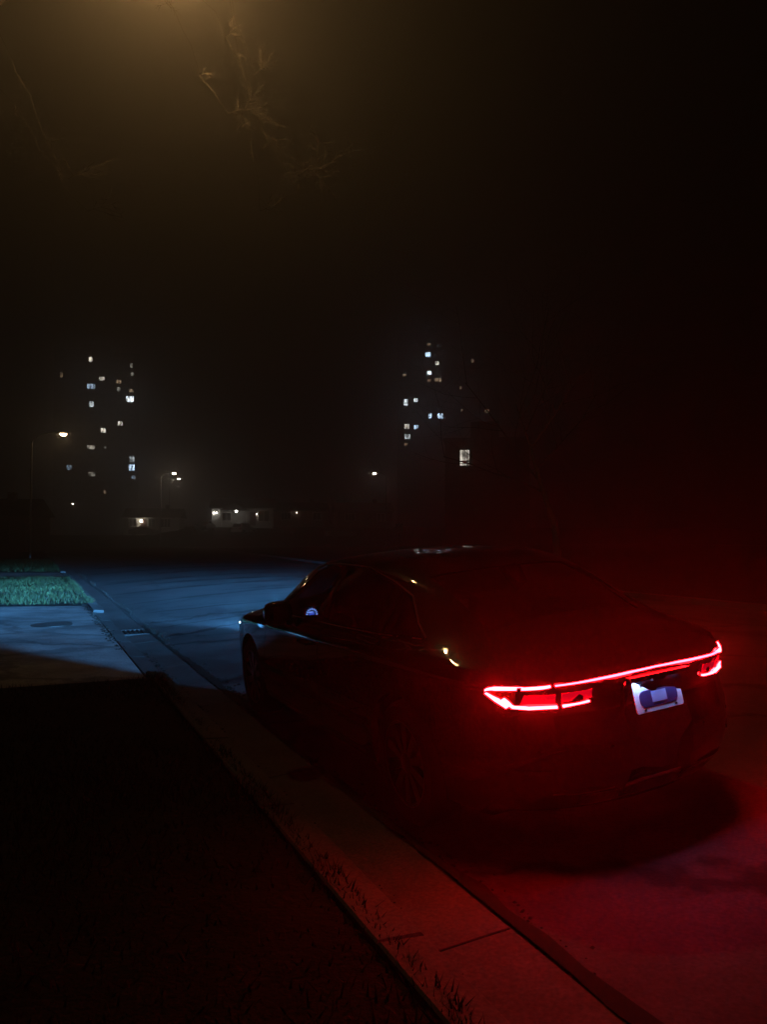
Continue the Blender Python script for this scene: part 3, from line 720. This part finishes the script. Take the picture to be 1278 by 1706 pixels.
# ------------------------------------------------------------------ apartment towers
M_TOWER = mat('dark brick facade', (.05, .04, .035), .9, noise=(2, .3)); M_SLABC = mat('balcony concrete', (.07, .07, .068), .9)
M_FRAME = mat('window frame', (.06, .06, .06), .5); M_DARKGLASS = mat('unlit window glass', (.01, .012, .015), .08)
def lit_mat(key, col, s):
    """lit room behind half drawn curtains: vertical folds and a brighter side"""
    nm = 'lit window ' + key
    if nm in MATS: return MATS[nm]
    m = emitter(nm, col, s); nt = m.node_tree; e = [n_ for n_ in nt.nodes if n_.type == 'EMISSION'][0]
    tc = nt.nodes.new('ShaderNodeTexCoord'); mp = nt.nodes.new('ShaderNodeMapping'); mp.inputs['Scale'].default_value = (1.1, 1, .35)
    no = nt.nodes.new('ShaderNodeTexNoise'); no.inputs['Scale'].default_value = 1.6; no.inputs['Detail'].default_value = 2
    oi = nt.nodes.new('ShaderNodeObjectInfo'); ad = nt.nodes.new('ShaderNodeVectorMath'); ad.operation = 'ADD'
    nt.links.new(tc.outputs['Object'], mp.inputs[0]); nt.links.new(mp.outputs[0], ad.inputs[0]); nt.links.new(oi.outputs['Location'], ad.inputs[1]); nt.links.new(ad.outputs[0], no.inputs['Vector'])
    r_ = nt.nodes.new('ShaderNodeMapRange'); r_.inputs[1].default_value = .38; r_.inputs[2].default_value = .6; r_.inputs[3].default_value = s*.12; r_.inputs[4].default_value = s*1.5
    nt.links.new(no.outputs['Fac'], r_.inputs[0]); nt.links.new(r_.outputs[0], e.inputs[1])
    return m
COLS = {'w': (1, .92, .78), 'b': (.55, .75, 1.0), 'a': (1, .68, .42), 'g': (.85, .95, 1.0)}
def tower(D, x0, x1, ytop, cols, row0, pitch, nrows, lit, label, gain, name='apartment_tower'):
    c = (x0 + x1)/2; X = (c - 639)/FPX*D; hw = (x1 - x0)/2/FPX*D; H = CAM_H + (HOR - ytop)/FPX*D
    yaw = -math.atan2(X, D)
    t = thing(name, (X, D, -.1), yaw, label, 'building')
    MB().box(-hw, hw, 0, 16, 0, H).build('wall', M_TOWER, t)
    rf = MB().box(-hw - .25, hw + .25, -.25, 16.25, H, H + .5).build('roof', M_SLABC, t)
    MB().box(-hw*.4, hw*.3, 5, 11, H + .5, H + 3.6).build('lift_house', M_TOWER, rf)
    px2 = lambda px: (px - c)/FPX*D
    py2 = lambda py: CAM_H + (HOR - py)/FPX*D + .1
    fh = pitch/FPX*D
    ledge = MB().box(-hw - .12, hw + .12, -.35, -.003, -.09, .09).mesh('floor_ledge')
    fr_cache = {}
    def window(px, py, wp, hp, pane_mat):
        w = wp/FPX*D/2; h = hp/FPX*D/2; key = (round(w, 2), round(h, 2))
        if key not in fr_cache:
            f = .07; b = MB().box(-w-f, -w, -.1, .04, -h-f, h+f).box(w, w+f, -.1, .04, -h-f, h+f).box(-w, w, -.1, .04, h, h+f).box(-w, w, -.1, .04, -h-f, -h).box(-.035, .035, -.06, .0, -h, h)
            fr_cache[key] = (b.mesh('window'), MB().box(-w, w, -.02, -.005, -h, h).mesh('pane'))
        a, b_ = fr_cache[key]
        o = obj('window', a, M_FRAME if not a.materials else None, t); o.location = (px2(px), 0, py2(py))
        p = bpy.data.objects.new('pane', b_); C.objects.link(p); p.parent = o
        if not b_.materials: b_.materials.append(M_DARKGLASS)
        if pane_mat:
            p.material_slots[0].link = 'OBJECT'; p.material_slots[0].material = pane_mat
    for r_ in range(nrows):
        y = row0 + r_*pitch
        o = obj('floor_ledge', ledge, M_SLABC if not ledge.materials else None, t); o.location = (0, 0, py2(y + pitch*.5))
        for cx in cols:
            if any(abs(l_[0] - cx) < 9 and abs(l_[1] - y) < pitch*.75 for l_ in lit): continue
            window(cx, y, 8, 7, None)
    for px, py, w, h, lv, k in lit:
        window(px, py, w, h, lit_mat('%s %s %.2f' % (name, k, lv), COLS[k], lv*gain))
    return t
LT = [(148, 598, 5, 8, .8, 'w'), (103, 627, 4, 8, .12, 'a'), (166, 629, 8, 6, .4, 'w'), (149, 643, 12, 8, .45, 'b'), (193, 632, 7, 6, .25, 'a'), (213, 603, 4, 7, .15, 'w'), (214, 618, 5, 6, .15, 'w'),
      (193, 645, 4, 7, .35, 'w'), (213, 646, 6, 5, .9, 'a'), (211, 661, 12, 10, 1.1, 'g'), (150, 673, 6, 9, .6, 'g'), (196, 703, 7, 7, .75, 'w'), (169, 716, 7, 7, .85, 'w'), (150, 745, 11, 6, .28, 'w'),
      (173, 745, 3, 4, .2, 'w'), (215, 763, 8, 9, .3, 'g'), (215, 777, 9, 10, 1.0, 'b'), (117, 780, 8, 7, .5, 'b'), (152, 790, 11, 7, .12, 'w'), (218, 793, 6, 6, .14, 'b'), (173, 819, 4, 6, .2, 'a')]
tower(240, 92, 226, 585, [103, 118, 131, 149, 167, 181, 195, 213], 600, 14.6, 17, LT, 'dark high-rise with scattered lit windows behind the left street lamps', 6.5)
RT = [(714, 588, 8, 7, 1.1, 'b'), (729, 603, 5, 6, .8, 'w'), (716, 619, 6, 6, .9, 'g'), (674, 623, 6, 5, .2, 'a'), (716, 632, 6, 4, .15, 'a'), (731, 631, 11, 6, .25, 'a'), (676, 668, 7, 10, .85, 'g'),
      (693, 665, 6, 6, .6, 'g'), (717, 692, 5, 8, .9, 'b'), (734, 692, 9, 8, .9, 'b'), (678, 709, 8, 8, .35, 'w'), (694, 710, 7, 6, 1.0, 'b'), (679, 726, 9, 8, .38, 'g'), (677, 739, 6, 4, .15, 'a'),
      (715, 571, 6, 4, .1, 'a'), (768, 645, 3, 6, .1, 'a'), (788, 600, 4, 6, .08, 'a'), (812, 685, 7, 5, .14, 'a'), (770, 683, 3, 5, .08, 'a')]
tower(250, 662, 832, 552, [676, 694, 716, 733, 752, 770, 789, 812], 572, 15.1, 19, RT, 'dark high-rise with blue lit windows right of centre', 7.0)
LB = [(775, 762, 15, 26, .9, 'w')]
tower(112, 742, 882, 733, [760, 795, 818, 842, 864], 752, 32, 4, LB, 'low dark apartment block with one tall lit stair window', 1.3, 'apartment_block')

# ------------------------------------------------------------------ houses across the far street
M_SIDING = mat('pale siding', (.42, .41, .39), .8); M_BRICKH = mat('house brick', (.16, .11, .09), .9, noise=(6, .3)); M_SHINGLE = mat('dark shingles', (.05, .048, .046), .95, noise=(10, .3)); M_WHITE = mat('white trim', (.7, .7, .68), .6); M_DOORP = mat('dark door paint', (.06, .03, .03), .5)
PORCH = emitter('porch bulb', (1, .88, .66), 45)
PORCHW = emitter('white porch bulb', (1, .95, .85), 35)
HY = R(24.7) * .35
def house(px, D, width, wall_h, roof_h, label, wallm, z0=.15, gable=False):
    p = at(px, HOR, D); z0 = far_ground((p.x, D)) + .1 if D > 100 else .6; t = thing('house', (p.x, D, z0), HY, label, 'house'); w = width/2
    MB().box(-w, w, 0, 8, -1.5, wall_h).build('wall', wallm, t)
    if gable: rf = MB().prism([(-w - .4, wall_h - .1), (w + .4, wall_h - .1), (0, wall_h + roof_h)], 'y', -.5, 8.4)
    else: rf = MB().prism([(-.5, wall_h - .1), (8.5, wall_h - .1), (4, wall_h + roof_h)], 'x', -w - .4, w + .4)
    rfo = rf.build('roof', M_SHINGLE, t)
    MB().box(w*.4, w*.4 + .7, 3.4, 4.1, wall_h, wall_h + roof_h + .6).build('chimney', M_BRICKH, rfo)
    return t
def hwin(t, x, z, w, h, pane=M_DARKGLASS, mull=1):
    f = .09; b = MB().box(-w/2-f, -w/2, -.09, .02, -h/2-f, h/2+f).box(w/2, w/2+f, -.09, .02, -h/2-f, h/2+f).box(-w/2, w/2, -.09, .02, h/2, h/2+f).box(-w/2, w/2, -.12, .02, -h/2-f, -h/2)
    for k in range(mull): xx = -w/2 + w*(k+1)/(mull+1); b.box(xx-.04, xx+.04, -.07, .02, -h/2, h/2)
    o = b.build('window', M_WHITE, t); o.location = (x, -.004, z)
    MB().box(-w/2, w/2, -.025, -.005, -h/2, h/2).build('pane', pane, o)
def hdoor(t, x, m=M_DOORP):
    d = MB().box(-.48, .48, -.06, -.002, 0, 2.1).build('door', m, t); d.location = (x, 0, .25)
    MB().tube([(.36, -.06, 1.0), (.36, -.12, 1.0)], .035, 8).build('handle', M_STEEL, d)
def bulb(t, x, y, z, r_, m):
    f = MB().box(-r_*.7, r_*.7, -.1, .12, r_*.9, r_*1.6).build('porch_lamp', M_IRON, t); f.location = (x, y, z)
    MB().lathe([(r_*.3, -r_), (r_*.9, -r_*.5), (r_, 0), (r_*.8, r_*.6), (r_*.3, r_*.89)], 12).build('bulb', m, f, 60)
hA = house(252, 124, 8.6, 2.7, 1.5, 'small bungalow with bright porch bulb behind a parked car', M_SIDING)
bulb(hA, -1.55, -.35, 2.05, .20, PORCH); hdoor(hA, -1.2); hwin(hA, -2.9, 1.75, 1.1, 1.2); hwin(hA, .0, 1.75, 1.0, 1.2); hwin(hA, 2.2, 1.7, 1.5, 1.3, mull=2)
hB = house(404, 122, 9.6, 3.1, 1.6, 'house with gabled carport lamp and white framed window', M_SIDING, gable=False)
pg = MB().prism([(-3.4, 2.55), (1.0, 2.55), (-1.2, 3.75)], 'y', -3.2, .3).build('porch_roof', M_SHINGLE, hB)
for x in (-3.1, .7):
    MB().box(x - .09, x + .09, -3.0, -2.82, 0, 2.55).build('porch_post', M_WHITE, hB)
bulb(hB, -.9, -2.4, 2.4, .17, PORCHW); bulb(hB, 2.2, -.3, 2.0, .10, emitter('side bulb', (1, .85, .7), 16)); hdoor(hB, 1.6); hwin(hB, 3.3, 1.75, 1.7, 1.7, mull=1); hwin(hB, -2.5, 1.6, 1.3, 1.2)
bulb(hB, -4.5, -.3, 2.2, .13, PORCHW); bulb(hB, -4.05, -.3, 2.25, .09, PORCHW)
hC = house(500, 130, 9.0, 2.7, 1.5, 'dim house with small lamp under its eave right of carport', M_BRICKH)
bulb(hC, -.6, -.35, 2.3, .10, emitter('dim bulb', (1, .85, .65), 12)); hdoor(hC, .4); hwin(hC, -2.4, 1.7, 1.6, 1.2, mull=2); hwin(hC, 2.8, 1.7, 1.3, 1.2)
hD = house(608, 132, 9.5, 2.8, 1.6, 'unlit dark house below the lone street lamp', M_BRICKH)
hdoor(hD, .4); hwin(hD, -2.6, 1.7, 1.6, 1.2, mull=2); hwin(hD, 2.8, 1.7, 1.3, 1.2)
hE = house(-45, 70, 9.0, 3.0, 1.6, 'dark garage-like house on the far left verge', M_BRICKH)
hdoor(hE, 2.6); hwin(hE, -1.5, 1.7, 1.6, 1.2, mull=2)

# ------------------------------------------------------------------ cars parked far off
def far_car(name, px, py, D, yaw, m, label, suv=False):
    p = at(px, py, D); t = thing(name, (p.x, D, far_ground((p.x, D))), yaw, label, 'car', 'cars parked at the far houses')
    H = 1.68 if suv else 1.45; L_ = 4.6
    low = [(0, .55), (.06, .95), (.5, 1.0) if not suv else (.1, 1.02), (3.3, .98), (4.3, .85), (4.58, .62), (4.55, .3), (.05, .3)]
    b = MB(); rings = [[(x, z) for x, z in low]]
    prof = low; n_ = len(prof)
    for y, k in ((-.90, .0), (-.8, .04), (.8, .04), (.9, .0)):
        for x, z in prof: b.v.append((x, y, z + (k if z > .8 else 0)))
    for i in range(3):
        for j in range(n_): b.f.append((i*n_+j, i*n_+(j+1) % n_, (i+1)*n_+(j+1) % n_, (i+1)*n_+j))
    b.f += [tuple(range(n_)), tuple(3*n_ + j for j in range(n_))]
    b.build('body', m, t, 35)
    cab = [(.12, 1.0), (.38, H - .06), (.9, H), (2.3, H - .02), (3.3, .98)] if suv else [(.5, 1.0), (1.15, H - .04), (1.6, H), (2.3, H - .02), (3.3, .98)]
    def cabm(ins, wt, wb):
        vs = []
        for sg in (-1, 1):
            for x, z in cab: vs.append((x, sg*(wb if z < 1.1 else wt), z))
        k = len(cab); fs = [tuple(range(k)), tuple(k + j for j in range(k))] + [(j, (j+1) % k, k + (j+1) % k, k + j) for j in range(k)]
        return MB().add(vs, fs)
    cabm(0, .66, .84).build('cabin', m, t, 35)
    def panel(nm, q, m_, nx):
        MB().add([tuple(Vector(v) + Vector(nx)*.012) for v in q] + [tuple(Vector(v) - Vector(nx)*.01) for v in q], [(0,1,2,3),(4,5,6,7),(0,1,5,4),(1,2,6,5),(2,3,7,6),(3,0,4,7)]).build(nm, m_, t)
    c0, c1, c3, c4 = cab[0], cab[1], cab[3], cab[4]
    mid = lambda a, b_, k: (a[0] + (b_[0]-a[0])*k, a[1] + (b_[1]-a[1])*k)
    r0, r1 = mid(c0, c1, .15), mid(c0, c1, .88)
    panel('rear_windscreen', [(r0[0], -.72, r0[1]), (r0[0], .72, r0[1]), (r1[0], .6, r1[1]), (r1[0], -.6, r1[1])], M_DARKGLASS, (-1, 0, .4))
    f0, f1 = mid(c4, c3, .12), mid(c4, c3, .9)
    panel('windscreen', [(f0[0], -.74, f0[1]), (f0[0], .74, f0[1]), (f1[0], .6, f1[1]), (f1[0], -.6, f1[1])], M_DARKGLASS, (1, 0, .5))
    for sg in (1, -1):
        yb, yt = sg*.825, sg*.69
        panel('side_window', [(c0[0] + .45, yb, 1.06), (1.75, yb, 1.06), (1.75, yt, H - .12), (c1[0] + .35, yt, H - .14)], M_DARKGLASS, (0, sg, .3))
        panel('side_window', [(1.83, yb, 1.06), (3.0, yb, 1.06), (2.35, yt, H - .12), (1.83, yt, H - .12)], M_DARKGLASS, (0, sg, .3))
        MB().box(-.02, .1, min(sg*.62, sg*.85), max(sg*.62, sg*.85), .74, .9).build('tail_lamp', mat('unlit red lens', (.3, .02, .02), .2, coat=1), t)
        MB().box(4.36, 4.55, min(sg*.55, sg*.82), max(sg*.55, sg*.82), .62, .76).build('headlamp', mat('unlit headlamp', (.6, .6, .6), .1, coat=1), t)
        for x in (.85, 3.6):
            w_ = MB().lathe([(.2, sg*.68), (.31, sg*.69), (.33, sg*.72), (.33, sg*.88), (.31, sg*.905), (.2, sg*.905)], 22, 'y').build('wheel', M_RUBBER, t, 40); w_.location = (x, 0, .33)
            MB().lathe([(.2, sg*.9), (.2, sg*.912), (.08, sg*.92)], 16, 'y').build('rim', M_ALLOY, w_, 40)
    MB().box(-.03, .0, -.26, .26, .62, .74).build('number_plate', M_WHITE, t)
    return t
M_CW = mat('white car paint', (.55, .55, .55), .3, coat=1); M_CG = mat('grey car paint', (.12, .12, .13), .3, coat=1); M_CD = mat('dark car paint', (.03, .03, .035), .3, coat=1)
far_car('suv', 393, 889, 114, R(68), M_CW, 'pale suv parked below the gabled carport lamp', True)
far_car('parked_car', 349, 890, 116, R(-95), M_CD, 'dark car in the drive left of the pale suv')
far_car('parked_car', 213, 891, 116, R(20), M_CG, 'grey car in front of the small bungalow')
far_car('parked_car', 545, 889, 118, R(30), M_CG, 'low grey car parked right of the houses')

# sign post by the right-hand kerb, and a second post imitating a flare streak
def sign_post(px, D, h, label):
    p = at(px, HOR, D); t = thing('sign_post', (p.x, D, .12), R(12), label, 'sign post')
    MB().tube([(0, 0, -.1), (0, 0, h)], .035, 8).build('post', M_STEEL, t, 40)
    MB().prism(rrect(.22, .3, .04), 'y', -.05, -.036).build('sign_plate', M_STEEL, t).location = (0, 0, h - .35)
sign_post(665, 48, 2.3, 'short sign post on the far kerb behind the car roof')
sign_post(486, 84, 2.4, 'thin post standing in for a flare streak before the dim right house')  # post added along the line of a lens flare streak

# ------------------------------------------------------------------ bare trees
M_BARK = mat('grey bark', (.12, .10, .078), .9, noise=(8, .4), bump=(25, .8, .02))
def tree_mesh(seed, height, spread, twig_levels=5, lean=(0, 0), girth=.015):
    rnd = random.Random(seed); trunk = MB(); br = MB()
    def grow_(p, d, L_, r_, lev):
        pts = [p]; rr = [r_]; n_ = 4 if lev < 3 else 3; q = p.copy(); dd = d.copy()
        for k in range(n_):
            dd = (dd + Vector((rnd.gauss(0, .16), rnd.gauss(0, .16), rnd.gauss(.04, .1)))).normalized(); q = q + dd*L_/n_; pts.append(q.copy()); rr.append(r_*(1 - (.93 if lev == 0 else .66)*(k+1)/n_))
        (trunk if lev == 0 else br).tube(pts, rr, 8 if lev == 0 else (5 if lev < 3 else 3), cap=lev < 2)
        if lev >= twig_levels: return
        nb = {0: 7, 1: 5, 2: 4, 3: 4, 4: 3}[lev]
        for k in range(nb):
            t = (.42 + .58*(k + rnd.random())/nb) if lev == 0 else (.25 + .75*(k + rnd.random())/nb)
            i = min(n_-1, int(t*n_)); f = t*n_ - i; bp = pts[i].lerp(pts[i+1], f); bd = (pts[i+1]-pts[i]).normalized()
            a = rnd.uniform(0, 6.28); side = bd.orthogonal().normalized(); side.rotate(Matrix.Rotation(a, 3, bd)); ang = R(rnd.uniform(32, 62))
            nd = bd*math.cos(ang) + side*math.sin(ang)*(spread if lev == 0 else 1); nd = nd.normalized()
            grow_(bp, nd, L_*rnd.uniform(.48, .7), max(.003, rr[i]*rnd.uniform(.42, .6)), lev + 1)
    grow_(Vector((0, 0, -.2)), Vector((lean[0], lean[1], 1)).normalized(), height*.62, height*girth, 0)
    return trunk, br
def bare_tree(loc, seed, height, spread, label, rz=0, levels=5, lean=(0, 0), girth=.015):
    t = thing('bare_tree', loc, rz, label, 'tree', 'leafless street trees')
    a, b = tree_mesh(seed, height, spread, levels, lean, girth); a.build('trunk', M_BARK, t, 60, fix=False); b.build('crown', M_BARK, t, fix=False)
    return t
def overhanging_tree():
    # trunk left of the picture; its limbs pass above the frame and a few fine sprays droop into it by the lamp
    rnd = random.Random(31); o = Vector((-10.6, 15.4, .4)); t = thing('bare_tree', o, 0, 'leafless tree whose fine lit twigs droop near the amber lamp', 'tree', 'leafless street trees')
    L_ = lambda p: Vector(p) - o
    MB().tube([L_(p) for p in ((-10.6, 15.4, 0), (-10.5, 15.4, 3), (-10.3, 15.3, 6.5), (-10.0, 15.2, 10), (-9.9, 15.1, 13), (-9.7, 15, 16.5))], [.26, .22, .18, .13, .08, .02], 9).build('trunk', M_BARK, t, 60, fix=False)
    b = MB()
    limbs = [[(-10.0, 15.2, 9.6), (-8.4, 15.0, 12.3), (-5.8, 14.8, 13.6), (-3.2, 14.6, 13.9), (-.6, 14.4, 13.2)], [(-9.9, 15.1, 12), (-8.6, 14.2, 14.2), (-6.6, 13.8, 15), (-3.8, 13.4, 15.2)], [(-10.1, 15.2, 8.8), (-9.2, 16.2, 12.2), (-8.2, 17.4, 14.6)]]
    for l_ in limbs: b.tube([L_(p) for p in l_], [.09, .07, .055, .04, .02][:len(l_)], 7)
    def spray(p, d, ln, r_, lev):
        n_ = 3; pts = [p.copy()]; q = p.copy(); dd = d.copy()
        for k in range(n_):
            dd = (dd + Vector((rnd.gauss(0, .2), rnd.gauss(0, .2), rnd.gauss(-.02, .18)))).normalized(); q = q + dd*ln/n_; pts.append(q.copy())
        b.tube([L_(x) for x in pts], [r_, r_*.85, r_*.7, r_*.45], 4, cap=False)
        if lev:
            for k in range(6):
                f = rnd.uniform(.15, 1); i_ = min(n_-1, int(f*n_)); bp = pts[i_].lerp(pts[i_+1], f*n_ - i_); side = Vector((rnd.gauss(0, 1), rnd.gauss(0, 1), rnd.gauss(0, .8)))
                spray(bp, (dd + side*.6).normalized(), ln*rnd.uniform(.4, .75), r_*.8, lev - 1)
    for px, py, d, ln, top, lev in ((485, 300, 13.4, .85, (-4.6, 14.7, 13.75), 3), (375, 178, 13.2, .6, (-5.6, 14.8, 13.6), 3), (420, 110, 13.0, .42, (-4.0, 13.4, 15.1), 2), (105, 290, 13.4, .55, (-8.4, 15.0, 12.3), 2), (140, 345, 13.8, .5, (-8.9, 15.0, 11.6), 2), (430, 345, 13.4, .35, (-3.2, 14.6, 13.8), 2)):
        p = at(px, py, d); tp = Vector(top); n_ = 11; path = []
        for k in range(n_ + 1):
            f = k/n_; q = tp.lerp(p, f) + Vector((0, 0, .7*math.sin(math.pi*f)*(1 - f))); amp = .05 if 0 < k < n_ else 0
            path.append(q + Vector((rnd.gauss(0, amp), rnd.gauss(0, amp), rnd.gauss(0, amp))))
        b.tube([L_(q) for q in path], [.0022 - .0006*k/n_ for k in range(n_ + 1)], 4, cap=False)
        spray(p, Vector((.85, -.1, rnd.uniform(.1, .4))).normalized(), ln, .0036, lev)
        for k in (6, 9): spray(path[k], (path[k+1] - path[k]).normalized() + Vector((rnd.gauss(0, .5), rnd.gauss(0, .3), rnd.gauss(0, .5))), ln*.45, .0028, max(1, lev - 1))
    b.build('crown', M_BARK, t, fix=False)
overhanging_tree()
bare_tree((8.2, 36.0, .2), 13, 14.0, 1.2, 'dark leafless tree across the road behind the car roof', levels=4)
bare_tree((at(560, HOR, 124).x, 124, .2), 14, 10.0, 1.1, 'distant leafless tree between the two dim houses', levels=4)

# ------------------------------------------------------------------ added haze, standing in for lens glare round the lamps
hz = MB().box(-260, 260, -30, 330, -1.2, 80).build('haze', None)
tag(hz, 'thin glow haze added to imitate lens flare round the street lamp and tail lights', 'haze', kind='stuff')
hm = bpy.data.materials.new('glow haze'); hm.use_nodes = True; nt = hm.node_tree
for n_ in list(nt.nodes): nt.nodes.remove(n_)
o_ = nt.nodes.new('ShaderNodeOutputMaterial'); pv = nt.nodes.new('ShaderNodeVolumePrincipled')
pv.inputs['Color'].default_value = (.9, .9, .9, 1); pv.inputs['Density'].default_value = HAZE; pv.inputs['Anisotropy'].default_value = .78
nt.links.new(pv.outputs[0], o_.inputs['Volume']); hz.data.materials.append(hm)
# the large ground sheet runs on past the haze box, below it
bpy.data.objects['ground'].location.z = 0
